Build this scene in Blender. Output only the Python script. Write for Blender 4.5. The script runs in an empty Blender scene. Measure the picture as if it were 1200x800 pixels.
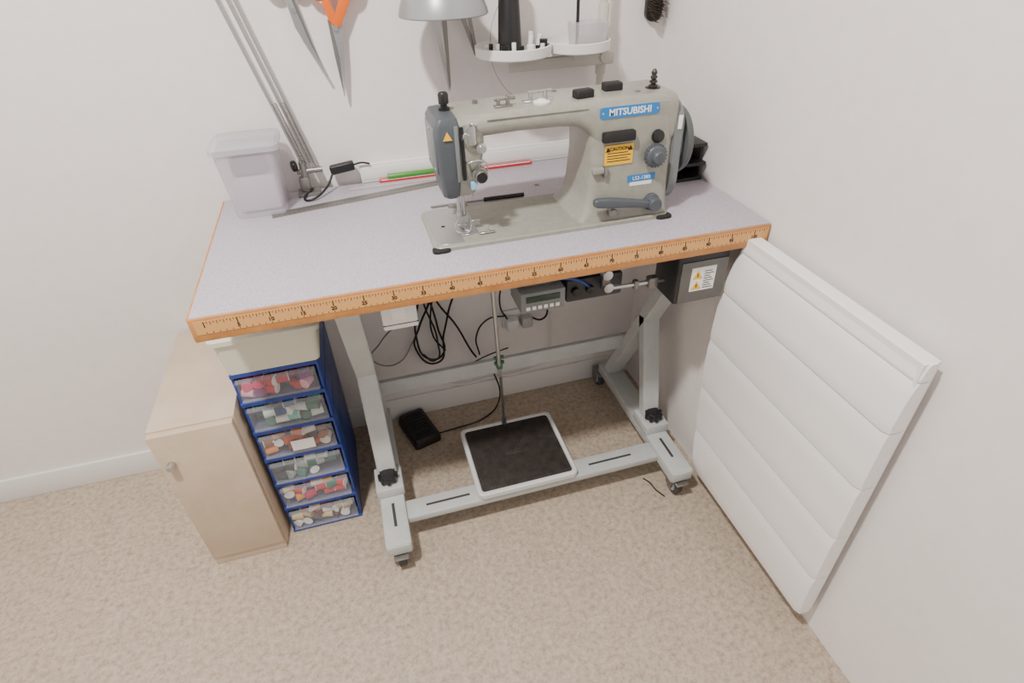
import bpy, bmesh, math, random
from mathutils import Vector, Matrix, Euler
random.seed(4)
D=bpy.data; SC=bpy.context.scene; COL=SC.collection
# ------------------------------------------------------------ materials
def s2l(c): return tuple((v/255/12.92 if v/255<=.04045 else ((v/255+.055)/1.055)**2.4) for v in c)
MC={}
def M(name,rgb,rough=.5,metal=0.,noise=None,alpha=1.,bump=0.,coat=0.,emit=0.):
    if name in MC: return MC[name]
    m=D.materials.new(name); m.use_nodes=True; nt=m.node_tree; b=nt.nodes['Principled BSDF']
    c=s2l(rgb)+(1,)
    b.inputs['Base Color'].default_value=c; b.inputs['Roughness'].default_value=rough; b.inputs['Metallic'].default_value=metal
    b.inputs['Alpha'].default_value=alpha
    b.inputs['Coat Weight'].default_value=coat
    if emit: b.inputs['Emission Color'].default_value=c; b.inputs['Emission Strength'].default_value=emit
    tc=nt.nodes.new('ShaderNodeTexCoord')
    if noise:
        rgb2,scale,det,lo,hi=noise
        n=nt.nodes.new('ShaderNodeTexNoise'); n.inputs['Scale'].default_value=scale; n.inputs['Detail'].default_value=det; n.inputs['Roughness'].default_value=.65
        nt.links.new(tc.outputs['Object'],n.inputs['Vector'])
        r=nt.nodes.new('ShaderNodeValToRGB'); r.color_ramp.elements[0].position=lo; r.color_ramp.elements[1].position=hi
        r.color_ramp.elements[0].color=s2l(rgb2)+(1,); r.color_ramp.elements[1].color=c
        nt.links.new(n.outputs['Fac'],r.inputs['Fac']); nt.links.new(r.outputs['Color'],b.inputs['Base Color'])
        if bump:
            bp=nt.nodes.new('ShaderNodeBump'); bp.inputs['Strength'].default_value=bump; bp.inputs['Distance'].default_value=.001
            nt.links.new(n.outputs['Fac'],bp.inputs['Height']); nt.links.new(bp.outputs['Normal'],b.inputs['Normal'])
    MC[name]=m; return m
wallm=M('wall_paint',(234,229,226),.85,noise=((229,224,221),35,4,.3,.7),bump=.25)
lamin=M('table_laminate',(190,184,194),.45,noise=((158,152,164),380,4,.38,.62))
wood=M('beech_edge',(198,140,80),.5,noise=((176,116,60),30,5,.3,.7))
tape=M('ruler_tape',(214,160,98),.5)
ink=M('ink',(35,25,20),.6)
slotm=M('slot_shadow',(58,58,58),.7)
mach=M('machine_enamel',(150,150,139),.38,noise=((141,141,130),60,4,.35,.65),coat=.15)
slate=M('slate_cover',(74,80,86),.4)
slate2=M('slate_light',(112,117,117),.4)
wheelm=M('wheel_grey',(80,84,84),.4)
black=M('black_plastic',(22,22,24),.4)
blackr=M('black_rubber',(28,27,28),.75)
steel=M('steel',(190,190,190),.28,.9)
steeld=M('steel_dull',(140,138,134),.42,.8)
stand=M('stand_enamel',(184,188,186),.45,noise=((176,180,179),25,4,.35,.65))
white=M('white_plastic',(228,227,224),.4)
cream=M('cream_plastic',(212,210,192),.45)
blue=M('blue_plastic',(36,62,140),.4)
clear=M('clear_plastic',(200,204,212),.2,alpha=.11)
frost=M('frosted_plastic',(205,200,208),.35,alpha=.5)
radm=M('radiator_enamel',(240,238,237),.3,coat=.1)
bluel=M('label_blue',(24,118,186),.4)
yell=M('label_yellow',(240,186,24),.45)
whitel=M('label_white',(238,238,235),.5)
orange=M('orange_plastic',(226,106,20),.4)
red=M('red_plastic',(205,40,55),.4)
green=M('green_plastic',(70,140,50),.4)
birch=M('birch_veneer',(204,186,164),.5,noise=((190,170,146),9,5,.3,.7))
pinkb=M('paper_pink',(214,196,206),.7)
# ------------------------------------------------------------ geometry helpers
def root(name,loc=(0,0,0)):
    e=D.objects.new(name,None); e.empty_display_size=.05; e.location=loc; COL.objects.link(e)
    bpy.context.view_layer.update(); return e
def link(o,par):
    COL.objects.link(o)
    if par: o.parent=par; o.matrix_parent_inverse=Matrix.Translation(-par.location)
    return o
def fin(name,bm,mat,par,smooth=True,mats=None):
    me=D.meshes.new(name); bmesh.ops.recalc_face_normals(bm,faces=bm.faces); bm.to_mesh(me); bm.free()
    for x in (mats or [mat]): me.materials.append(x)
    if smooth:
        for p in me.polygons: p.use_smooth=True
        try: me.set_sharp_from_angle(angle=math.radians(38))
        except Exception: pass
    return link(D.objects.new(name,me),par)
def xf(o,rot=None,piv=None):
    if rot is not None:
        R=Matrix.Rotation(rot[1],4,rot[0]); piv=Vector(piv)
        o.data.transform(Matrix.Translation(piv)@R@Matrix.Translation(-piv))
    return o
def bbox(bm,lo,hi,bev=0.,seg=2,mi=0):
    r=bmesh.ops.create_cube(bm,size=1.); vs=r['verts']
    for v in vs:
        v.co=Vector([lo[i]+(v.co[i]+.5)*(hi[i]-lo[i]) for i in range(3)])
    fs={f for v in vs for f in v.link_faces}
    for f in fs: f.material_index=mi
    if bev>0:
        es=list({e for v in vs for e in v.link_edges})
        bmesh.ops.bevel(bm,geom=es,offset=bev,segments=seg,profile=.5,affect='EDGES',material=-1)
def rbox(name,lo,hi,mat,par,bev=.003,seg=2,rot=None,piv=None):
    bm=bmesh.new(); bbox(bm,lo,hi,bev,seg); o=fin(name,bm,mat,par)
    if rot: xf(o,rot,piv or [(a+b)/2 for a,b in zip(lo,hi)])
    return o
def bcyl(bm,p0,p1,r,r2=None,seg=24,mi=0,bev=0):
    p0=Vector(p0);p1=Vector(p1);d=p1-p0
    q=d.to_track_quat('Z','Y').to_matrix().to_4x4()
    r_=bmesh.ops.create_cone(bm,cap_ends=True,segments=seg,radius1=r,radius2=r if r2 is None else r2,depth=d.length,matrix=Matrix.Translation((p0+p1)/2)@q)
    fs={f for v in r_['verts'] for f in v.link_faces}
    for f in fs: f.material_index=mi
    if bev:
        es=[e for e in {e for v in r_['verts'] for e in v.link_edges} if any(len(f.verts)>4 for f in e.link_faces)]
        bmesh.ops.bevel(bm,geom=es,offset=bev,segments=2,profile=.5,affect='EDGES',material=-1)
def cyl(name,p0,p1,r,mat,par,r2=None,seg=24,bev=0):
    bm=bmesh.new(); bcyl(bm,p0,p1,r,r2,seg,bev=bev); return fin(name,bm,mat,par)
def tomesh(cu,name,mat):
    t=D.objects.new('t',cu); COL.objects.link(t); bpy.context.view_layer.update()
    me=D.meshes.new_from_object(t.evaluated_get(bpy.context.evaluated_depsgraph_get())); D.objects.remove(t)
    me.materials.clear(); me.materials.append(mat); me.name=name; return me
def tube(name,pts,r,mat,par,smooth=True,cyc=False):
    cu=D.curves.new(name,'CURVE'); cu.dimensions='3D'; cu.bevel_depth=r; cu.bevel_resolution=3; cu.resolution_u=8
    if smooth:
        s=cu.splines.new('BEZIER'); s.bezier_points.add(len(pts)-1)
        for b,p in zip(s.bezier_points,pts): b.co=p; b.handle_left_type=b.handle_right_type='AUTO'
    else:
        s=cu.splines.new('POLY'); s.points.add(len(pts)-1)
        for b,p in zip(s.points,pts): b.co=(*p,1)
    s.use_cyclic_u=cyc; cu.use_fill_caps=True
    me=tomesh(cu,name,mat)
    for p in me.polygons: p.use_smooth=True
    return link(D.objects.new(name,me),par)
def text(name,s,loc,size,mat,par,rot=(math.pi/2,0,0),al='CENTER',ext=.0002,bold=0):
    cu=D.curves.new(name,'FONT'); cu.body=s; cu.size=size; cu.align_x=al; cu.align_y='CENTER'; cu.extrude=ext; cu.offset=bold; cu.resolution_u=3
    me=tomesh(cu,name,mat)
    me.transform(Matrix.Translation(loc)@Euler(rot).to_matrix().to_4x4())
    return link(D.objects.new(name,me),par)
def rr(cx,cy,hx,hy,r,n=5):
    out=[]
    for sx,sy,a0 in ((1,1,0),(-1,1,90),(-1,-1,180),(1,-1,270)):
        for i in range(n+1):
            a=math.radians(a0+90*i/n); out.append((cx+sx*(hx-r)+r*math.cos(a),cy+sy*(hy-r)+r*math.sin(a)))
    return out
def loft(name,rings,mat,par,cap=True):
    bm=bmesh.new(); R=[[bm.verts.new(p) for p in ring] for ring in rings]; n=len(rings[0])
    for a,b in zip(R,R[1:]):
        for i in range(n): bm.faces.new((a[i],a[(i+1)%n],b[(i+1)%n],b[i]))
    if cap: bm.faces.new(R[0]); bm.faces.new(R[-1])
    return fin(name,bm,mat,par)
def prism(name,pts,ax,a,b,mat,par,bev=0.):
    bm=bmesh.new()
    def P(p,v): 
        q=list(p); q.insert(ax,v); return q
    A=[bm.verts.new(P(p,a)) for p in pts]; B=[bm.verts.new(P(p,b)) for p in pts]; n=len(pts)
    fa=bm.faces.new(A); fb=bm.faces.new(B)
    for i in range(n): bm.faces.new((A[i],A[(i+1)%n],B[(i+1)%n],B[i]))
    if bev: bmesh.ops.bevel(bm,geom=list(set(list(fa.edges)+list(fb.edges))),offset=bev,segments=2,profile=.5,affect='EDGES')
    return fin(name,bm,mat,par)
def lathe(name,prof,c,mat,par,ax='Z',n=32):
    rings=[]
    for r,h in prof:
        ring=[]
        for i in range(n):
            a=2*math.pi*i/n; x,y=r*math.cos(a),r*math.sin(a)
            ring.append({'Z':(c[0]+x,c[1]+y,c[2]+h),'X':(c[0]+h,c[1]+x,c[2]+y),'Y':(c[0]+x,c[1]+h,c[2]+y)}[ax])
        rings.append(ring)
    return loft(name,rings,mat,par)
# ------------------------------------------------------------ room
XW,YW=1.0377,.5113; XL_,YB_,ZC=-1.15,-1.9,2.42
def room(name,lo,hi,mat): return rbox(name,lo,hi,mat,None,0)
floorm=M('floor_vinyl',(188,174,156),.6)
nt=floorm.node_tree; b=nt.nodes['Principled BSDF']; tc=nt.nodes['Texture Coordinate']
n1=nt.nodes.new('ShaderNodeTexNoise'); n1.inputs['Scale'].default_value=75; n1.inputs['Detail'].default_value=9; n1.inputs['Roughness'].default_value=.8
n2=nt.nodes.new('ShaderNodeTexNoise'); n2.inputs['Scale'].default_value=14; n2.inputs['Detail'].default_value=5
r1=nt.nodes.new('ShaderNodeValToRGB'); el=r1.color_ramp.elements
el[0].position=.36; el[0].color=s2l((148,131,112))+(1,); el[1].position=.66; el[1].color=s2l((198,185,168))+(1,)
e=el.new(.5); e.color=s2l((178,163,145))+(1,)
mx=nt.nodes.new('ShaderNodeMixRGB'); mx.blend_type='MULTIPLY'; mx.inputs[0].default_value=.5
r2=nt.nodes.new('ShaderNodeValToRGB'); r2.color_ramp.elements[0].color=(.84,.83,.82,1); r2.color_ramp.elements[0].position=.3; r2.color_ramp.elements[1].color=(1,1,1,1); r2.color_ramp.elements[1].position=.7
for n in (n1,n2): nt.links.new(tc.outputs['Object'],n.inputs['Vector'])
nt.links.new(n1.outputs['Fac'],r1.inputs['Fac']); nt.links.new(n2.outputs['Fac'],r2.inputs['Fac'])
nt.links.new(r1.outputs['Color'],mx.inputs[1]); nt.links.new(r2.outputs['Color'],mx.inputs[2]); nt.links.new(mx.outputs[0],b.inputs['Base Color'])
room('floor',(XL_-.1,YB_,-.1),(XW+.1,YW+.1,0),floorm)
room('wall_back',(XL_-.1,YW,0),(XW+.1,YW+.1,ZC),wallm)
room('wall_right',(XW,YB_,0),(XW+.1,YW,ZC),wallm)
room('wall_left',(XL_-.1,YB_,0),(XL_,YW,ZC),wallm)
room('ceiling',(XL_-.1,YB_,ZC),(XW+.1,YW+.1,ZC+.1),wallm)
rbox('baseboard_back',(XL_,YW-.010,0),(XW,YW,.075),white,None,.002)
# ------------------------------------------------------------ sewing table with stand
H=.76
T=root('sewing_table',(.5,.25,.4))
rbox('table_top',(-.02,0,.716),(1.034,.500,H),lamin,T,.001)
rbox('wood_edge_front',(-.022,-.004,.7155),(1.034,0,.7592),wood,T,.0012)
rbox('wood_edge_side',(-.024,0,.7155),(-.020,.5,.7592),wood,T,.0012)
rbox('ruler_tape',(-.015,-.0047,.7295),(1.030,-.0038,.7535),tape,T,0)
bm=bmesh.new()
for i in range(0,206):
    x=i*.005; l=.0035 if i%2 else (.006 if i%10 else .0105)
    w=.0004 if i%10 else .0008
    bbox(bm,(x-w,-.0051,.7525-l),(x+w,-.0045,.7525))
    if i%2==0: bbox(bm,(x-.0005,-.0051,.7305),(x+.0005,-.0045,.7330))
fin('ruler_ticks',bm,ink,T,False)
for k in range(5,101,5):
    text('ruler_number_%d'%k,str(k),(k/100+.0,-.0049,.7375),.0095,ink,T,bold=.0003)
bm=bmesh.new(); bcyl(bm,(.668,.345,.7600),(.668,.345,.7606),.006,seg=20); bcyl(bm,(.79,.44,.7600),(.79,.44,.7606),.006,seg=20); fin('screw_plugs',bm,M('plug_tan',(150,130,110),.5),T)
# stand
def leg(side,x0,x1):
    xc=(x0+x1)/2
    S=side+'_'
    rbox(S+'foot',(x0,-.028,.066),(x1,.450,.100),stand,T,.004)
    rbox(S+'foot_cap',(x0+.003,-.031,.069),(x1-.003,-.026,.097),stand,T,.001)
    bm=bmesh.new(); bbox(bm,(xc-.0035,.025,.0995),(xc+.0035,.095,.1008)); fin(S+'foot_slot',bm,slotm,T)
    rbox(S+'bracket',(x0-.004,.115,.098),(x1+.004,.195,.128),stand,T,.004)
    lathe(S+'knob',[(.006,0),(.006,.010),(.019,.010),(.021,.014),(.021,.024),(.017,.029),(.0,.030)],(xc,.145,.126),black,T,n=24)
    bm=bmesh.new()
    for i in range(8):
        a=i*math.pi/4; bcyl(bm,(xc+.0195*math.cos(a),.145+.0195*math.sin(a),.136),(xc+.0195*math.cos(a),.145+.0195*math.sin(a),.153),.005,seg=10)
    fin(S+'knob_lobes',bm,black,T)
    def beam(nm,p,q,hw,t):
        p=Vector(p);q=Vector(q);d=(q-p).normalized();n=Vector((0,-d.z,d.y))
        rings=[[(xc+sx*hw,c.y+sy*t*n.y,c.z+sy*t*n.z) for sx,sy in ((1,1),(-1,1),(-1,-1),(1,-1))] for c in (p,q)]
        o=loft(nm,rings,stand,T); 
        md=o.modifiers.new('b','BEVEL'); md.width=.003; md.segments=2
    beam(S+'main_beam',(0,.07,.706),(0,.415,.09),.023,.016)
    beam(S+'front_strut',(0,.235,.42),(0,.165,.115),.023,.015)
    rbox(S+'top_rail',(x0+.004,.04,.695),(x1-.004,.44,.716),stand,T,.003)
    for nm,y,dx in (('front_caster',-.002,0),('rear_caster',.468,-.018)):
        bm=bmesh.new(); xk=xc+dx
        bcyl(bm,(xk-.010,y,.0295),(xk+.010,y,.0295),.0292,seg=32,mi=0,bev=.004)
        bcyl(bm,(xk-.0115,y,.0295),(xk+.0115,y,.0295),.019,seg=24,mi=1,bev=.001)
        bcyl(bm,(xk-.018,y,.0295),(xk+.018,y,.0295),.004,seg=12,mi=2)
        for s in (-1,1):
            bbox(bm,(xk+s*.0155-.0015,y-.012,.024),(xk+s*.0155+.0015,y+.016,.060),.001,1,2)
        bbox(bm,(xk-.017,y-.040,.0585),(xk+.017,y+.018,.0625),.001,1,2)
        bcyl(bm,(xk,y-.026 if dx else y,.060),(xk,y-.026 if dx else y,.07),.010,seg=16,mi=2)
        fin(S+nm,bm,None,T,mats=[M('caster_tyre',(64,64,66),.6),M('caster_hub',(160,160,160),.5),steeld])
leg('left',.181,.241); leg('right',.907,.967)
rbox('front_crossbar',(.241,.045,.072),(.907,.100,.092),stand,T,.003)
bm=bmesh.new()
bbox(bm,(.29,.0695,.0915),(.40,.0755,.0928)); bbox(bm,(.72,.0695,.0915),(.84,.0755,.0928)); fin('crossbar_slots',bm,slotm,T)
rbox('rear_crossbar',(.20,.322,.252),(.945,.336,.297),stand,T,.002)
# treadle pedal (part of the stand)
P=root('treadle_pedal',(.55,.16,.1))
def ring2(cx,cy,hx,hy,r,z): return [(x,y,z) for x,y in rr(cx,cy,hx,hy,r)]
cx,cy,hx,hy=.549,.161,.131,.120
o=loft('pedal_frame',[ring2(cx,cy,hx-.003,hy-.003,.014,.094),ring2(cx,cy,hx,hy,.016,.097),ring2(cx,cy,hx,hy,.016,.109),ring2(cx,cy,hx-.003,hy-.003,.014,.112),ring2(cx,cy,hx-.010,hy-.010,.010,.112),ring2(cx,cy,hx-.012,hy-.012,.009,.107)],M('pedal_enamel',(204,206,204),.45),P)
pad=M('pedal_rubber',(56,48,43),.75,noise=((30,26,25),45,6,.35,.7),bump=.3)
loft('pedal_mat',[ring2(cx,cy,hx-.0125,hy-.0125,.009,.106),ring2(cx,cy,hx-.0125,hy-.0125,.009,.1095),ring2(cx,cy,hx-.015,hy-.015,.008,.111)],pad,P)
bm=bmesh.new()
for i in range(26):
    x=cx-.108+i*.00864
    bbox(bm,(x-.001,cy-.098,.1105),(x+.001,cy+.098,.1118))
bbox(bm,(cx-.032,cy-.012,.111),(cx+.032,cy+.012,.1135),.001)
fin('pedal_ribs',bm,pad,P)
for s in (-1,1):
    rbox('pedal_hanger_%d'%s,(cx+s*.10-.006,.060,.088),(cx+s*.10+.006,.085,.098),stand,P,.001)
cyl('pitman_ball',(.545,.272,.108),(.545,.272,.132),.007,steeld,P)
cyl('pitman_rod_lower',(.545,.272,.125),(.527,.215,.40),.0038,steeld,P)
cyl('pitman_rod_upper',(.528,.218,.33),(.506,.150,.66),.0048,steel,P)
bm=bmesh.new()
for t in (.12,.35):
    p=Vector((.5275,.216,.365)).lerp(Vector((.521,.196,.45)),t); bcyl(bm,(p.x-.012,p.y,p.z),(p.x+.012,p.y,p.z),.005,seg=10)
bbox(bm,(.519,.205,.360),(.534,.222,.380),.002)
fin('pitman_clamps',bm,M('clamp_green',(70,110,90),.5,.4),P)
# ------------------------------------------------------------ sewing machine
S=root('industrial_sewing_machine',(.63,.178,.8))
loft('bed',[ring2(.6265,.178,.238,.089,.016,.7595),ring2(.6265,.178,.238,.089,.016,.7665),ring2(.6265,.178,.236,.087,.014,.7685)],mach,S)
bm=bmesh.new()
bbox(bm,(.397,.100,.7683),(.448,.256,.7692),.0003,1); bbox(bm,(.450,.128,.7683),(.482,.228,.7693),.0003,1)
fin('needle_plates',bm,steel,S)
bm=bmesh.new(); bbox(bm,(.462,.150,.769),(.4645,.166,.7696)); bbox(bm,(.4685,.150,.769),(.471,.166,.7696)); bcyl(bm,(.421,.178,.7688),(.421,.178,.7695),.004,seg=12)
fin('plate_slots',bm,ink,S)
for i,(x,y) in enumerate(((.402,.093),(.852,.093))):
    loft('bed_corner_pad_%d'%i,[ring2(x,y,.017,.011,.009,.7602),ring2(x,y,.017,.011,.009,.7650),ring2(x,y,.014,.008,.007,.767)],blackr,S)
for i,x in enumerate((.47,.80)):
    rbox('hinge_%d'%i,(x-.02,.262,.760),(x+.02,.280,.771),steeld,S,.002)
pr=[]
for z,xa,xb,ya,yb,r in ((.768,.672,.868,.100,.262,.02),(.776,.677,.868,.102,.260,.02),(.79,.688,.868,.106,.256,.02),(.82,.696,.868,.109,.252,.02),(.88,.700,.868,.111,.248,.02),(.955,.698,.868,.112,.247,.02),(.978,.690,.868,.113,.246,.02),(.986,.690,.866,.120,.240,.018)):
    pr.append([(x,y,z) for x,y in rr((xa+xb)/2,(ya+yb)/2,(xb-xa)/2,(yb-ya)/2,r)])
loft('pillar',pr,mach,S)
ar=[]
for x,za,zb,ya,yb,r in ((.450,.950,.982,.118,.240,.015),(.470,.948,.985,.113,.245,.018),(.56,.951,.987,.113,.245,.018),(.64,.950,.989,.113,.245,.018),(.675,.946,.990,.113,.246,.02),(.69,.938,.990,.112,.246,.02),(.70,.927,.990,.112,.246,.02),(.715,.90,.990,.112,.246,.02),(.86,.90,.990,.112,.246,.02),(.868,.905,.986,.116,.242,.018)):
    ar.append([(x,y,z) for y,z in rr((ya+yb)/2,(za+zb)/2,(yb-ya)/2,(zb-za)/2,r)])
loft('arm',ar,mach,S)
rbox('arm_front_rib',(.505,.1118,.978),(.690,.1145,.9805),mach,S,.001)
hd=[]
for z,xa,xb,ya,yb in ((.846,.432,.478,.128,.210),(.852,.428,.482,.122,.215),(.89,.426,.492,.116,.224),(.93,.426,.500,.114,.232),(.974,.426,.502,.114,.235),(.984,.432,.498,.122,.230)):
    hd.append([(x,y,z) for x,y in rr((xa+xb)/2,(ya+yb)/2,(xb-xa)/2,(yb-ya)/2,.012)])
loft('head',hd,mach,S)
hd=[]
for z,xa,xb,ya,yb in ((.846,.427,.448,.122,.198),(.851,.421,.451,.117,.203),(.89,.417,.455,.111,.213),(.94,.415,.458,.109,.220),(.974,.415,.458,.109,.222),(.986,.421,.455,.115,.216)):
    hd.append([(x,y,z) for x,y in rr((xa+xb)/2,(ya+yb)/2,(xb-xa)/2,(yb-ya)/2,.008)])
loft('face_cover',hd,slate,S)
rbox('face_plate_side',(.4125,.124,.892),(.4165,.206,.970),slate2,S,.001)
bm=bmesh.new()
for y,z in ((.132,.90),(.198,.90),(.165,.962)): bcyl(bm,(.4115,y,z),(.414,y,z),.0035,seg=12)
fin('face_plate_screws',bm,steel,S)
rbox('takeup_slot',(.4575,.1125,.880),(.4635,.1148,.972),black,S,.0005)
rbox('front_strip',(.4465,.1065,.880),(.4535,.110,.976),slate2,S,.001)
tube('takeup_lever',[(.460,.114,.95),(.461,.100,.958),(.463,.095,.965),(.469,.096,.962)],.0022,steel,S)
tube('thread_guide_top',[(.476,.113,.975),(.476,.104,.978),(.484,.103,.975),(.484,.113,.970)],.0016,steel,S)
rbox('guide_plate',(.470,.110,.940),(.484,.114,.972),steel,S,.001)
rbox('blue_sticker',(.470,.1095,.862),(.482,.1165,.876),M('label_paleblue',(150,190,215),.5),S,.0005)
tube('thread_guide_mid',[(.468,.116,.912),(.466,.100,.915),(.480,.098,.918),(.494,.104,.914)],.002,steel,S)
prism('warning_triangle',[(.4275,.954),(.4425,.954),(.435,.968)],1,.1065,.1095,yell,S)
lathe('tension_dial',[(.0,-.028),(.0095,-.028),(.011,-.026),(.011,-.016),(.006,-.015),(.014,-.012),(.0145,-.010),(.006,-.009),(.014,-.007),(.014,-.005),(.005,-.004),(.005,.004)],(.486,.117,.890),steeld,S,'Y',24)
lathe('tension_cap',[(0,-.031),(.0085,-.031),(.0095,-.028),(.0095,-.024)],(.486,.117,.890),black,S,'Y',24)
lathe('small_tension',[(.0,-.018),(.006,-.018),(.006,-.010),(.009,-.009),(.009,-.006),(.003,-.005),(.003,.004)],(.492,.115,.935),steel,S,'Y',20)
tube('tension_spring',[(.486,.108,.905),(.496,.104,.912),(.500,.104,.900),(.495,.108,.886)],.001,steel,S)
cyl('lifter_shaft',(.470,.135,.85),(.470,.135,.842),.006,steel,S)
cyl('needle_bar',(.452,.158,.795),(.452,.158,.855),.0036,steel,S)
cyl('needle_clamp',(.452,.158,.795),(.452,.158,.806),.0056,steel,S)
cyl('needle',(.452,.158,.770),(.452,.158,.796),.001,steel,S)
cyl('presser_bar',(.462,.166,.79),(.462,.166,.855),.004,steel,S)
bm=bmesh.new()
bbox(bm,(.456,.157,.777),(.470,.172,.795),.001,1)
bbox(bm,(.440,.140,.7695),(.452,.168,.7725),.0008,1); bbox(bm,(.458,.140,.7695),(.472,.168,.7725),.0008,1)
bbox(bm,(.446,.155,.772),(.466,.166,.779),.0008,1); bbox(bm,(.47,.150,.776),(.490,.154,.786),.0005,1)
fin('presser_foot',bm,steel,S)
tube('finger_guard',[(.443,.13,.80),(.436,.125,.785),(.446,.122,.778),(.462,.122,.778),(.468,.125,.79)],.0012,steel,S)
bm=bmesh.new(); bcyl(bm,(.500,.125,.7688),(.500,.125,.775),.003,seg=12); bbox(bm,(.48,.118,.770),(.512,.124,.7725),.0005,1); fin('edge_guide',bm,steel,S)
# knobs and fittings along the top
lathe('oil_cap',[(.010,0),(.010,.006),(.006,.008),(.006,.012),(.009,.013),(.009,.028),(.007,.031),(0,.031)],(.445,.178,.984),black,S)
zt=.9865
bm=bmesh.new()
bbox(bm,(.530,.150,zt),(.562,.164,zt+.003),.0005,1); bbox(bm,(.535,.152,zt+.002),(.540,.162,zt+.014),.0005,1); bbox(bm,(.552,.152,zt+.002),(.557,.162,zt+.018),.0005,1); bcyl(bm,(.53,.157,zt+.012),(.565,.157,zt+.013),.002,seg=10)
fin('thread_guide_bracket',bm,steeld,S)
bm=bmesh.new()
bbox(bm,(.585,.158,zt),(.640,.174,zt+.004),.0005,1); bcyl(bm,(.60,.17,zt+.002),(.60,.17,zt+.016),.004,seg=12); bcyl(bm,(.628,.17,zt+.002),(.628,.17,zt+.018),.004,seg=12); bcyl(bm,(.595,.17,zt+.016),(.640,.17,zt+.017),.0025,seg=10)
fin('bobbin_winder',bm,steel,S)
lathe('white_disc',[(0,0),(.014,0),(.015,.002),(.015,.005),(.010,.006),(.006,.009),(0,.009)],(.612,.142,zt+.001),white,S)
for i,(x,y,a) in enumerate(((.693,.150,.15),(.762,.180,.0))):
    rbox('top_pad_%d'%i,(x-.018,y-.011,.988),(x+.018,y+.011,1.004),blackr,S,.004,3,rot=('Z',a))
prof=[(.004,0)]
for i in range(4): prof+=[(.004,.002+i*.0075),(.0085-.001*i,.004+i*.0075),(.0085-.001*i,.007+i*.0075),(.004,.009+i*.0075)]
prof+=[(.003,.034),(0,.035)]
lathe('post_tension',prof,(.838,.165,.988),M('post_dark',(70,66,64),.35,.6),S); lathe('post_base',[(.014,0),(.014,.003),(.0,.004)],(.838,.165,.988),black,S)
bm=bmesh.new()
for x,y in ((.575,.20),(.66,.215),(.80,.15),(.505,.20)): bcyl(bm,(x,y,.985),(x,y,.9915),.005,seg=14)
fin('screw_caps',bm,steeld,S)
# front labels / controls
prism('name_label',[(x,z) for x,z in rr(.769,.9685,.058,.0098,.005)],1,.1105,.1125,bluel,S); text('name_label_text','MITSUBISHI',(.769,.1102,.9683),.0165,whitel,S,bold=.0003)
bm=bmesh.new(); bcyl(bm,(.716,.1095,.9685),(.716,.111,.9685),.002,seg=10); bcyl(bm,(.822,.1095,.9685),(.822,.111,.9685),.002,seg=10); fin('label_rivets',bm,steel,S)
rbox('front_pad',(.716,.098,.918),(.780,.113,.937),blackr,S,.004)
rbox('caution_label',(.724,.1088,.874),(.781,.1100,.911),yell,S,0)
text('caution_text','CAUTION',(.7525,.1086,.9035),.0085,ink,S,bold=.0002)
for s in (-1,1): prism('caution_sign_%d'%s,[(.7525+s*.0225-.005,.899),(.7525+s*.0225+.005,.899),(.7525+s*.0225,.908)],1,.1083,.1087,ink,S)
for i in range(4): rbox('caution_line_%d'%i,(.729,.1084,.8805+i*.005),(.776-.006*(i%2),.1089,.882+i*.005),ink,S,0)
rbox('model_label',(.775,.1083,.836),(.832,.1095,.849),bluel,S,0); text('model_text','LS2-1380',(.8035,.1081,.8425),.010,whitel,S)
rbox('model_label_lower',(.780,.1085,.828),(.826,.1095,.8355),whitel,S,0)
lathe('stitch_dial',[(0,-.034),(.010,-.034),(.012,-.032),(.013,-.024),(.0185,-.022),(.0205,-.019),(.0205,-.010),(.0185,-.008),(.015,-.006),(.015,.006)],(.822,.112,.886),slate,S,'Y')
bm=bmesh.new()
for i in range(20):
    a=i*math.pi/10; bcyl(bm,(.822+.0205*math.cos(a),.092,.886+.0205*math.sin(a)),(.822+.0205*math.cos(a),.102,.886+.0205*math.sin(a)),.0018,seg=8)
bbox(bm,(.8205,.077,.878),(.8235,.0795,.898),.0005,1)
fin('dial_knurl',bm,slate,S)
bm=bmesh.new(); bcyl(bm,(.829,.114,.918),(.829,.104,.918),.012,seg=20,bev=.002); fin('dial_boss',bm,black,S)
rbox('screw_block',(.700,.100,.862),(.722,.114,.874),mach,S,.003); rbox('guide_block',(.722,.102,.853),(.730,.112,.875),steeld,S,.002)
# reverse lever
o=loft('reverse_lever',[[(x,y+yo,z) for y,z in rr(0,zc,.007,h,.004,3)] for x,yo,zc,h in ((.698,.085,.814,.006),(.704,.084,.814,.009),(.730,.084,.811,.010),(.78,.088,.802,.008),(.82,.092,.793,.007),(.826,.094,.792,.0045))],slate,S)
lathe('lever_pivot',[(0,-.030),(.012,-.030),(.014,-.027),(.014,-.012),(.017,-.010),(.017,.004)],(.828,.112,.792),slate,S,'Y')
lathe('regulator_knob',[(0,-.020),(.007,-.020),(.009,-.018),(.009,-.006),(.005,-.004),(.005,.004)],(.742,.110,.785),steeld,S,'Y',20)
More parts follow.
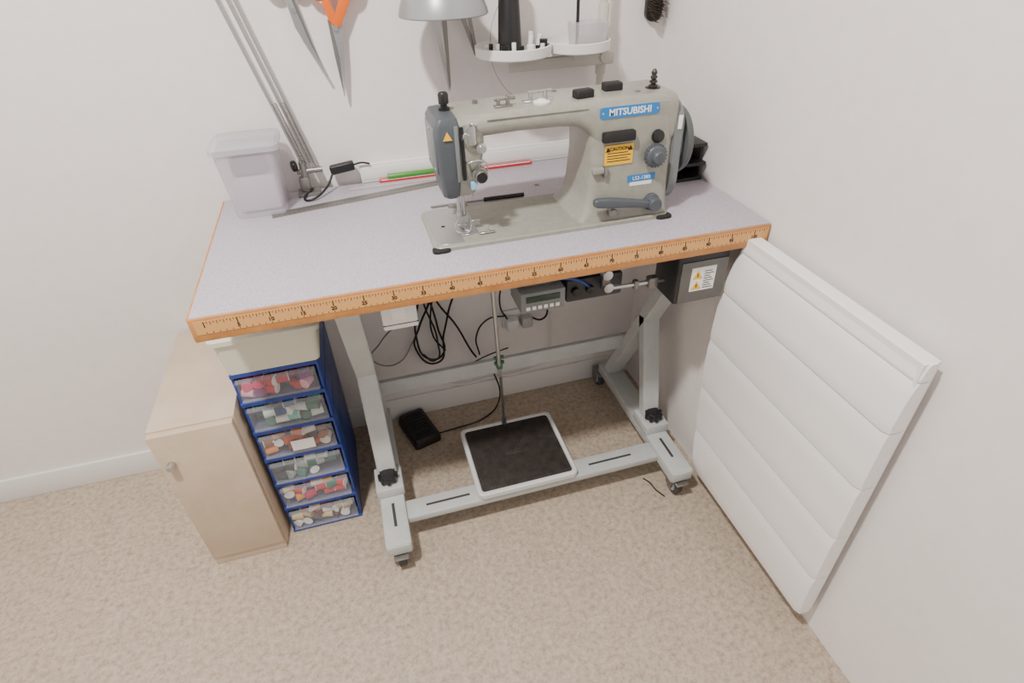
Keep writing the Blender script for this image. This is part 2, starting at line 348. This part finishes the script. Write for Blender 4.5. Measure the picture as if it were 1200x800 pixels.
# belt cover and hand wheel
cv=[]
for x,hy_,hz,r in ((.864,.060,.094,.045),(.867,.065,.100,.05),(.882,.065,.100,.05),(.887,.060,.095,.045)):
    cv.append([(x,y,z) for y,z in rr(.178,.876,hy_,hz,r,8)])
loft('belt_cover',cv,slate2,S)
lathe('hand_wheel',[(.0,.0),(.052,.0),(.055,.004),(.055,.008),(.060,.010),(.066,.013),(.067,.020),(.064,.026),(.056,.028),(.042,.025),(.028,.028),(.012,.030),(0,.030)],(.886,.180,.886),wheelm,S,'X',48)
bm=bmesh.new(); bbox(bm,(.870,.1105,.925),(.878,.1134,.950),.0005,1,0); fin('rotation_label',bm,whitel,S)
rbox('oil_pan',(.405,.085,.655),(.80,.262,.716),M('oil_pan_paint',(168,170,168),.4),S,.01)
# under table units
U=root('machine_control_box',(.6,.15,.6))
rbox('display_unit',(.545,.070,.603),(.640,.15,.650),M('unit_grey',(120,124,124),.45),U,.003)
rbox('display_window',(.556,.0685,.628),(.628,.0705,.642),M('window_dark',(40,60,50),.2),U,.0005)
bm=bmesh.new()
for i in range(6): bbox(bm,(.556+i*.0125,.0675,.611),(.564+i*.0125,.0705,.619),.0005,1)
fin('display_buttons',bm,whitel,U)
rbox('unit_bracket',(.56,.09,.648),(.62,.14,.716),steeld,U,.001)
rbox('driver_box',(.650,.090,.598),(.775,.22,.650),M('unit_dark',(48,50,52),.45),U,.004)
rbox('driver_bracket',(.68,.12,.648),(.74,.18,.716),steeld,U,.001)
bm=bmesh.new()
for x,c in ((.668,0),(.70,0),(.735,1)): bcyl(bm,(x,.091,.625),(x,.080,.625),.009,seg=16,mi=c,bev=.001)
fin('driver_plugs',bm,None,U,mats=[black,blue])
tube('blue_lead',[(.60,.10,.652),(.63,.082,.665),(.67,.080,.655),(.70,.085,.630)],.003,blue,U)
J=root('power_switch_box',(.3,.08,.67))
rbox('box',(.272,.055,.632),(.338,.105,.716),white,J,.004); rbox('rocker',(.290,.052,.655),(.318,.056,.69),whitel,J,.002)
rbox('box_lid_seam',(.2715,.0545,.643),(.3385,.0555,.6445),ink,J,0)
K=root('knee_lifter',(.8,.08,.65))
rbox('lever_plate',(.717,.062,.640),(.733,.070,.714),steeld,K,.002)
cyl('lifter_pivot',(.725,.055,.668),(.725,.075,.668),.011,steel,K,bev=.002)
cyl('lifter_pivot_low',(.729,.055,.638),(.729,.075,.638),.011,steel,K,bev=.002)
cyl('lifter_rod',(.725,.066,.632),(.902,.066,.628),.0045,steel,K)
rbox('rod_clamp',(.820,.057,.618),(.842,.075,.642),steeld,K,.003)
rbox('rod_stop',(.788,.060,.620),(.799,.072,.640),steeld,K,.002)
B=root('motor_switch_box',(.9,.03,.65))
rbox('case',(.858,.018,.594),(.972,.105,.715),M('case_black',(38,38,40),.4),B,.004)
rbox('face_plate',(.866,.0155,.596),(.970,.0185,.690),M('plate_dark',(110,110,108),.4,.7),B,.001)
rbox('warning_label',(.889,.0145,.622),(.944,.0158,.676),whitel,B,0)
for z in (.651,.627): prism('warning_sign_%d'%int(z*1000),[(.892,z),(.914,z),(.903,z+.018)],1,.0138,.0146,yell,B); rbox('warning_mark_%d'%int(z*1000),(.902,.0133,z+.004),(.904,.0139,z+.012),ink,B,0)
bm=bmesh.new()
for i in range(8): bbox(bm,(.918,.0140,.627+i*.0055),(.940-.004*(i%3),.0146,.6285+i*.0055))
fin('warning_lines',bm,ink,B)
# ------------------------------------------------------------ radiator
R_=root('wall_radiator',(1.0,-.2,.4))
def yl(z): return -.002+.036*math.sin(math.pi*min(1,max(0,(.735-z)/.66))**.75) if z<.735 else -.002
edges=[.735,.7,.60,.47,.335,.205,.075]
def xo(z): return .975+.016*max(0,(z-.58)/.155)**2+.006*max(0,(.16-z)/.09)**2
YE=-.42
def slat(nm,z1,z0):
    n=8; bm=bmesh.new(); cols=[]
    for k in range(n+1):
        z=z0+(z1-z0)*k/n; e=.0025 if k in(0,n) else 0
        x=xo(z)+e; y0=yl(z)
        cols.append([bm.verts.new(p) for p in ((1.010,y0,z),(x+.006,y0,z),(x+.001,y0-.004,z),(x,y0-.012,z),(x,YE+.012,z),(x+.006,YE,z),(1.010,YE,z))])
    for a,b_ in zip(cols,cols[1:]):
        for i in range(6): bm.faces.new((a[i],a[i+1],b_[i+1],b_[i]))
    bm.faces.new(cols[0]); bm.faces.new(cols[-1])
    fin(nm,bm,radm,R_)
for i in range(len(edges)-1):
    slat('front_slat_%d'%i,edges[i]-.0015,edges[i+1]+.0015)
prism('core',[(yl(z)-.002,z) for z in (.733,.7,.65,.6,.5,.4,.3,.2,.12,.077)]+[(YE+.003,.077),(YE+.003,.733)],0,.9885,1.018,radm,R_)
for i,y in enumerate((-.1,-.33)): rbox('wall_bracket_%d'%i,(1.016,y-.02,.2),(XW,y+.02,.65),stand,R_,.001)
# ------------------------------------------------------------ drawer tower
W=root('plastic_drawer_tower',(.04,.3,.3))
x0,x1,y0,y1=-.050,.124,.162,.455
zs=[0,.088,.176,.263,.350,.436,.515]
rbox('side_left',(x0,y0+.006,0),(x0+.005,y1,.515),blue,W,.001); rbox('side_right',(x1-.005,y0+.006,0),(x1,y1,.515),blue,W,.001); rbox('back',(x0,y1-.004,0),(x1,y1,.515),blue,W,.001)
for i,z in enumerate(zs):
    rbox('shelf_%d'%i,(x0,y0,max(z-.004,0)),(x1,y1,z+.006),blue,W,.0015)
pal=[[(200,20,60),(225,60,110),(120,20,50),(225,160,180),(185,40,40),(120,50,110)],[(20,130,110),(200,210,205),(60,110,90),(110,190,170),(225,225,215),(50,80,120)],[(200,85,25),(225,215,200),(140,85,45),(220,130,60),(90,60,45)],[(25,90,70),(150,160,155),(215,215,205),(70,130,110),(40,45,50)],[(205,50,40),(30,110,85),(210,190,170),(180,40,80),(220,150,60)],[(225,200,140),(190,170,140),(90,90,90),(235,235,230),(120,60,50)]]
for i in range(6):
    a,b_=zs[i]+.009,zs[i+1]-.006
    bm=bmesh.new(); xa,xb=x0+.008,x1-.008
    bbox(bm,(xa,y0-.004,a),(xb,y0-.001,b_),.001,1)
    bbox(bm,(xa,y0-.014,b_-.005),(xb,y0-.002,b_),.002,2)
    bbox(bm,(xa,y0-.008,a+.006),(xb,y0-.003,a+.010),.001,1)
    bbox(bm,(xa,y0,a),(xa+.002,y1-.01,b_-.01)); bbox(bm,(xb-.002,y0,a),(xb,y1-.01,b_-.01)); bbox(bm,(xa,y0,a),(xb,y1-.01,a+.002))
    fin('drawer_%d'%i,bm,clear,W)
    cols=pal[5-i]; bm=bmesh.new()
    for layer in range(3):
        for ky in range(2):
            x=xa+.014
            while x<xb-.012:
                r=random.uniform(.010,.013); y=y0+.016+ky*.03+random.uniform(-.002,.002); z=a+.004+r+layer*.020
                mi=random.randrange(len(cols))
                if random.random()<.9 and z+r<b_-.004:
                    ang=random.uniform(-.6,.6)+(1.57 if random.random()<.3 else 0); d=Vector((math.cos(ang)*.012,math.sin(ang)*.010,0)); c=Vector((x,y,z))
                    fl=len(cols) if random.random()<.35 else mi
                    bcyl(bm,c-d,c+d,r*.92,seg=14,mi=mi); bcyl(bm,c-d*1.10,c-d,r*.97,seg=14,mi=fl); bcyl(bm,c+d,c+d*1.10,r*.97,seg=14,mi=fl)
                x+=random.uniform(.021,.026)
    fin('thread_spools_%d'%i,bm,None,W,mats=[M('thread_%d_%d'%(i,k),c,.8) for k,c in enumerate(cols)]+[whitel])
loft('top_box',[ring2(.040,.31,.091,.148,.012,.522),ring2(.042,.31,.100,.156,.014,.60),ring2(.042,.31,.106,.161,.014,.602),ring2(.042,.31,.106,.161,.014,.612),ring2(.042,.31,.102,.158,.012,.614)],cream,W)
rbox('drawer_label',(.02,.1565,.285),(.07,.1575,.315),whitel,W,0)
# ------------------------------------------------------------ cabinet
Cb=root('storage_cabinet',(-.16,.3,.2))
rbox('body',(-.230,.135,.0),(-.062,.50,.44),birch,Cb,.001)
rbox('door_panel',(-.228,.117,.03),(-.064,.134,.438),birch,Cb,.0015)
rbox('plinth',(-.228,.122,0),(-.064,.134,.028),birch,Cb,.0005)
cyl('door_pull',(-.205,.117,.36),(-.205,.100,.36),.008,steel,Cb,bev=.002)
# ------------------------------------------------------------ table-top things
Rl=root('steel_ruler',(.28,.4,.762)); a=math.atan2(.439-.372,.469-.09)
rbox('blade',(.085,.392,.7603),(.475,.420,.7613),steeld,Rl,.0003,rot=('Z',a)); 
bm=bmesh.new()
for i in range(38): bbox(bm,(.09+i*.01,.394,.7613),(.0904+i*.01,.402 if i%5 else .406,.7615))
o=fin('markings',bm,ink,Rl,False); xf(o,('Z',a),(.28,.406,.76))
Rt=root('clear_ruler',(.37,.47,.762)); rbox('ruler_blade',(.255,.458,.7603),(.500,.478,.7625),M('clear_ruler_plastic',(210,205,205),.2,alpha=.5),Rt,.0005)
Rr=root('red_ruler',(.5,.48,.765)); rbox('ruler_body',(.325,.481,.7603),(.700,.493,.7663),red,Rr,.001); rbox('ruler_scale',(.33,.4805,.7663),(.695,.484,.7668),whitel,Rr,0)
Gp=root('green_marker',(.4,.48,.772)); cyl('barrel',(.345,.486,.7725),(.470,.486,.7725),.006,green,Gp,bev=.001); cyl('cap',(.470,.486,.7725),(.50,.486,.7725),.0063,M('dark_green',(40,90,40),.4),Gp,bev=.001)
Wt=root('white_cable_trunking',(.5,.505,.78)); rbox('trunking',(.285,.497,.7603),(.83,.5105,.803),white,Wt,.002); rbox('trunking_lid',(.285,.4955,.768),(.83,.4975,.796),white,Wt,.001)
Aw=root('seam_ripper',(.52,.3,.765)); 
cyl('shaft',(.415,.293,.7645),(.530,.291,.7645),.0022,steeld,Aw); cyl('handle',(.530,.291,.7655),(.620,.289,.7655),.0045,black,Aw,bev=.001)
Bx=root('plastic_storage_box',(.07,.42,.83))
loft('tub',[ring2(.070,.425,.050,.048,.012,.7605),ring2(.070,.425,.060,.056,.014,.895)],frost,Bx)
loft('lid',[ring2(.070,.425,.066,.060,.014,.895),ring2(.070,.425,.066,.060,.014,.905),ring2(.070,.425,.060,.055,.012,.910)],frost,Bx)
rbox('contents',(.026,.395,.764),(.112,.455,.84),pinkb,Bx,.01)
rbox('contents_upper',(.030,.40,.84),(.10,.45,.875),M('cloth_grey',(150,140,150),.8),Bx,.01)
Bt=root('black_letter_tray',(1.0,.3,.8))
rbox('tray_base',(.962,.245,.7605),(1.030,.40,.768),black,Bt,.002)
rbox('tray_low',(.958,.240,.795),(1.032,.40,.803),black,Bt,.002); rbox('tray_high',(.958,.246,.835),(1.032,.40,.843),black,Bt,.002)
rbox('tray_back',(.962,.392,.765),(1.030,.398,.84),black,Bt,.001); rbox('tray_side',(1.026,.26,.765),(1.031,.398,.84),black,Bt,.001); rbox('tray_side_left',(.960,.33,.765),(.965,.398,.84),black,Bt,.001)
# desk lamp
L=root('desk_lamp',(.17,.47,.8))
bm=bmesh.new(); bbox(bm,(.142,.455,.7603),(.190,.494,.768),.002); bbox(bm,(.150,.466,.768),(.172,.488,.80),.004)
fin('clamp_base',bm,steeld,L)
cyl('clamp_post',(.165,.476,.79),(.165,.476,.835),.008,steeld,L,bev=.002); cyl('joint_knob',(.152,.470,.828),(.143,.466,.828),.012,black,L,bev=.003)
cyl('joint_cross',(.150,.476,.812),(.205,.476,.812),.006,steeld,L)
for i,dx in enumerate((0,.018,.030)):
    cyl('lower_arm_%d'%i,(.168+dx*.9,.476+.004*i,.815),(.060+dx,.472+.004*i,1.26),.0032,steel,L,seg=12)
for i,dx in enumerate((.008,.024)):
    n=60; pts=[]
    for k in range(n*6+1):
        t=k/(n*6); c=Vector((.162+dx,.470,.83)).lerp(Vector((.132+dx,.470,.96)),t); an=t*n*.6*2*math.pi
        pts.append((c.x+.0045*math.cos(an),c.y+.0045*math.sin(an),c.z))
    tube('spring_%d'%i,pts,.0008,steeld,L,False)
cyl('elbow',(.055,.465,1.26),(.095,.485,1.26),.015,steeld,L)
for i,dz in enumerate((0,.025)): cyl('upper_arm_%d'%i,(.07,.474,1.26+dz),(.490,.40,1.235+dz*.6),.0032,steel,L,seg=12)
shade=M('lamp_shade_grey',(150,154,156),.35,.3)
lathe('shade',[(.086,0),(.0875,.002),(.085,.012),(.074,.040),(.053,.065),(.030,.080),(.022,.086),(.022,.12),(0,.122),(0,.118),(.018,.084),(.048,.062),(.070,.038),(.082,.002)],(.497,.40,1.105),shade,L,n=48)
lathe('bulb',[(0,0),(.02,.008),(.028,.025),(.02,.05),(.012,.07),(0,.07)],(.497,.40,1.115),whitel,L)
tube('flex',[(.175,.47,.772),(.155,.44,.7635),(.165,.425,.7635),(.205,.455,.775),(.225,.480,.798)],.0025,black,L)
rbox('inline_switch',(.220,.478,.796),(.275,.496,.816),black,L,.004,3,rot=('Y',-.12))
tube('flex_out',[(.272,.488,.809),(.292,.490,.811),(.31,.492,.806)],.0022,black,L)
# ------------------------------------------------------------ thread stand
N=root('thread_stand',(.85,.44,.9))
stb=M('stand_beige',(190,188,178),.45)
cyl('pole',(.857,.455,.7605),(.857,.455,1.36),.0085,stb,N,bev=.001); lathe('pole_base',[(.03,0),(.03,.006),(.012,.010),(.012,.03),(0,.03)],(.857,.455,.7603),stb,N)
cyl('pole_sleeve',(.857,.455,.96),(.857,.455,1.10),.012,stb,N,bev=.001)
rbox('cross_bar',(.632,.432,.982),(.880,.446,1.006),stb,N,.004)
cyl('cross_joint',(.857,.428,.998),(.857,.475,.998),.013,stb,N,bev=.002)
for nm,x,r,z in (('tray_left',.646,.082,1.016),('tray_right',.790,.072,1.016)):
    lathe(nm,[(0,0),(r-.006,0),(r-.001,.003),(r,.021),(r-.003,.022),(r-.004,.006),(0,.005)],(x,.435,z),white,N,n=48)
    cyl(nm+'_spindle',(x,.435,z-.02),(x,.435,z+.13),.0035,black,N)
    rbox(nm+'_bracket',(x-.01,.43,z-.02),(x+.01,.445,z),stb,N,.002)
lathe('black_thread_cone',[(.026,0),(.027,.003),(.0255,.01),(.019,.155),(.017,.16),(0,.16)],(.640,.440,1.0225),black,N)
bm=bmesh.new()
for i in range(11):
    a=math.radians(190+i*17+random.uniform(-5,5)); r=random.uniform(.055,.066); x,y=.646+r*math.cos(a),.435+r*math.sin(a); hgt=random.uniform(.018,.028)
    bcyl(bm,(x,y,1.022),(x,y,1.022+hgt*.4),.0085,seg=14,mi=i%2); bcyl(bm,(x,y,1.022+hgt*.4),(x,y,1.022+hgt),.0045 if i%3 else .0085,seg=14,mi=(i+1)%2)
fin('bobbins',bm,None,N,mats=[black,whitel])
for i,(dx,dy) in enumerate(((.045,.03),(.052,-.01),(.03,-.02))): cyl('pin_%d'%i,(.646+dx,.435+dy,1.022),(.646+dx+.004,.435+dy,1.055),.005,whitel,N,seg=12)
loft('clear_box',[ring2(.812,.43,.034,.026,.006,1.0225),ring2(.812,.43,.038,.030,.007,1.07)],frost,N)
rbox('clear_box_contents',(.79,.415,1.025),(.835,.445,1.043),M('bits_beige',(190,180,160),.7),N,.004)
tube('thread',[(.640,.42,1.16),(.60,.45,1.05),(.63,.47,.95),(.70,.47,.90)],.0004,blackr,N)
# ------------------------------------------------------------ wall-hung tools
def hook(par,x,z): cyl('peg',(x,YW,z),(x,YW-.022,z+.004),.002,steel,par,seg=10)
Sc=root('fabric_scissors',(.24,.49,1.05))
prism('blade_rear',[(.210,1.150),(.222,1.150),(.240,1.060),(.2565,.998),(.2550,.997),(.228,1.060)],1,.4915,.4935,steeld,Sc)
prism('blade_front',[(.216,1.150),(.205,1.150),(.214,1.090),(.254,.996),(.2585,.998),(.236,1.062)],1,.488,.4905,steel,Sc,.0004)
cyl('pivot',(.218,.486,1.120),(.218,.495,1.120),.005,steel,Sc)
for s in (-1,1): tube('handle_%d'%s,[(.212+s*.022+.019*math.cos(t*math.pi/5),.491,1.182+.03*math.sin(t*math.pi/5)) for t in range(10)],.005,black,Sc,cyc=True)
hook(Sc,.212+.02,1.205)
So=root('fabric_scissors',(.3,.49,1.05))
prism('blade_rear',[(.278,1.100),(.300,1.100),(.296,1.03),(.2845,.956),(.2825,.956),(.279,1.03)],1,.4915,.4935,steeld,So)
prism('blade_front',[(.283,1.105),(.306,1.100),(.297,1.03),(.2845,.955),(.282,.957),(.288,1.03)],1,.488,.4905,steel,So,.0004)
cyl('pivot',(.291,.483,1.085),(.291,.495,1.085),.005,steel,So)
prism('handle_shank_a',[(.280,1.100),(.292,1.083),(.300,1.092),(.284,1.150),(.270,1.15)],1,.486,.496,orange,So,.001)
prism('handle_shank_b',[(.286,1.092),(.300,1.085),(.330,1.135),(.332,1.155),(.315,1.15)],1,.484,.494,orange,So,.001)
for s in (-1,1): tube('handle_%d'%s,[(.300+s*.029+.022*math.cos(t*math.pi/5),.490,1.175+.036*math.sin(t*math.pi/5)) for t in range(10)],.007,orange,So,cyc=True)
hook(So,.30+.03,1.200)
Tw=root('long_tweezers',(.5,.49,1.02))
prism('arm_a',[(.486,1.105),(.500,1.105),(.513,.96),(.509,.945)],1,.490,.4925,steel,Tw); prism('arm_b',[(.506,1.105),(.518,1.105),(.515,.96),(.5115,.945)],1,.486,.4885,steeld,Tw)
rbox('bridge',(.485,.485,1.10),(.519,.494,1.125),steeld,Tw,.002); hook(Tw,.502,1.115)
Fi=root('thread_snips',(.57,.49,1.07))
prism('arm_a',[(.540,1.11),(.552,1.11),(.578,1.02),(.574,1.012)],1,.490,.4925,steeld,Fi); prism('arm_b',[(.557,1.11),(.567,1.11),(.580,1.02),(.576,1.012)],1,.486,.4885,steeld,Fi)
rbox('bridge',(.538,.485,1.105),(.569,.494,1.125),black,Fi,.002); hook(Fi,.553,1.115)
Br=root('lint_brush',(1.0,.49,1.09))
loft('brush_head',[[(x,y,z) for x,z in rr(1.002,1.088,.020-e,.038-e,.018-e)] for y,e in ((.5113,.001),(.4985,.0),(.496,.002))],black,Br)
bm=bmesh.new()
for i in range(10):
    for j in range(20):
        x=1.002-.018+i*.004; z=1.088-.036+j*.0038
        if ((x-1.002)/.020)**2+((z-1.088)/.038)**2<.95: bcyl(bm,(x,.497,z),(x+random.uniform(-.002,.002),.478,z+random.uniform(-.003,.001)),.0007,seg=5)
fin('bristles',bm,M('bristle',(70,60,50),.8),Br); rbox('brush_handle',(.996,.500,1.12),(1.008,.5113,1.22),black,Br,.003)
hook(Br,1.002,1.205)
# ------------------------------------------------------------ floor things and cables
Fp=root('foot_control_pedal',(.315,.425,.02)); a=.28
o=loft('housing',[ring2(.315,.425,.042,.070,.010,.0),ring2(.315,.425,.042,.070,.010,.016),ring2(.315,.425,.038,.064,.010,.030),ring2(.315,.425,.034,.060,.008,.032)],black,Fp); xf(o,('Z',a),(.315,.425,0))
bm=bmesh.new()
for i in range(9): bbox(bm,(.288,.375+i*.012,.0315),(.342,.379+i*.012,.034),.0005,1)
o=fin('treads',bm,blackr,Fp); xf(o,('Z',a),(.315,.425,0))
tube('pedal_flex',[(.345,.385,.012),(.42,.40,.004),(.52,.42,.003),(.575,.46,.02),(.575,.485,.10),(.54,.49,.16),(.48,.49,.14)],.0025,black,Fp)
PC=root('power_cables',(.5,.48,.4))
for i,(r,pts) in enumerate([(.003,[(.383,.46,.66),(.375,.475,.45),(.352,.480,.31),(.378,.480,.225),(.415,.480,.225),(.415,.480,.33),(.40,.475,.45),(.39,.46,.66)]),
 (.003,[(.41,.44,.66),(.415,.47,.44),(.47,.480,.32),(.505,.480,.225),(.52,.49,.19)]),
 (.0025,[(.44,.42,.655),(.41,.46,.45),(.40,.480,.30),(.43,.485,.24)]),
 (.0025,[(.36,.44,.66),(.385,.47,.42),(.41,.482,.28),(.395,.485,.21),(.365,.485,.24)]),
 (.003,[(.45,.40,.655),(.40,.46,.43),(.365,.482,.34),(.345,.485,.27),(.40,.485,.20),(.43,.482,.30),(.46,.46,.42),(.50,.30,.60)]),
 (.0025,[(.53,.485,.20),(.525,.485,.27),(.56,.485,.32),(.62,.495,.315)]),
 (.002,[(.40,.485,.15),(.47,.485,.16),(.55,.485,.19),(.62,.485,.205)]),
 (.0025,[(.625,.485,.30),(.60,.48,.36),(.61,.44,.48),(.64,.30,.60)]),
 (.003,[(.69,.490,.30),(.725,.480,.29),(.74,.47,.34),(.70,.46,.48),(.68,.30,.62)])]): tube('cable_%d'%i,pts,r,black,PC)
rbox('socket_plate',(.610,.500,.265),(.705,YW,.325),white,PC,.003); rbox('plug',(.616,.465,.272),(.652,.500,.312),white,PC,.006); rbox('plug_grey',(.662,.468,.275),(.694,.500,.310),M('plug_grey',(185,185,186),.4),PC,.005)
wc=root('white_cable',(.5,.495,.1)); tube('cable',[(.40,.496,.12),(.47,.495,.09),(.56,.495,.095),(.66,.495,.09),(.74,.492,.12),(.76,.49,.24),(.75,.49,.33)],.0025,white,wc)
bc=root('beige_cable',(.3,.4,.4)); tube('cable',[(.325,.10,.64),(.30,.30,.48),(.25,.45,.33),(.22,.48,.26),(.28,.49,.22),(.35,.49,.30)],.002,M('cable_beige',(150,135,115),.6),bc)
Ct=root('thread_offcut',(.89,.015,.002)); tube('strip',[(.878,.055,.002),(.888,.035,.0035),(.893,.01,.002),(.905,-.018,.002)],.0018,black,Ct)
# ------------------------------------------------------------ lighting
def area(name,loc,tgt,size,en,col,par=None):
    l=D.lights.new(name,'AREA'); l.shape='DISK'; l.size=size; l.energy=en; l.color=col
    o=D.objects.new(name,l); o.location=loc; o.rotation_euler=(Vector(tgt)-Vector(loc)).to_track_quat('-Z','Y').to_euler(); COL.objects.link(o); return o
CL=root('ceiling_lamp',(-.15,-.6,2.38))
lathe('fitting',[(0,.04),(.15,.04),(.15,.02),(.14,.0),(0,-.004)],(-.15,-.6,2.38),M('lamp_diffuser',(255,250,240),.5,emit=1.5),CL)
area('ceiling_light',(-.15,-.6,2.365),(-.1,-.55,0),.14,58,(1,.955,.91))
w=D.worlds.new('w'); SC.world=w; w.use_nodes=True; w.node_tree.nodes['Background'].inputs[0].default_value=(1,.98,.97,1); w.node_tree.nodes['Background'].inputs[1].default_value=.62
# ------------------------------------------------------------ camera
yaw,pit,rol,F=.2564,.6348,-.0370,670.5
f=Vector((math.sin(yaw)*math.cos(pit),math.cos(yaw)*math.cos(pit),-math.sin(pit)))
r=Vector((math.cos(yaw),-math.sin(yaw),0)); u=r.cross(f)
r2_=r*math.cos(rol)+u*math.sin(rol); u2=-r*math.sin(rol)+u*math.cos(rol)
cam=D.cameras.new('camera'); cam.sensor_width=36; cam.lens=36*F/1200; cam.clip_start=.02
co=D.objects.new('camera',cam); COL.objects.link(co)
mt=Matrix((r2_,u2,-f)).transposed().to_4x4(); mt.translation=Vector((.2797,-.8605,1.2497)); co.matrix_world=mt
SC.camera=co
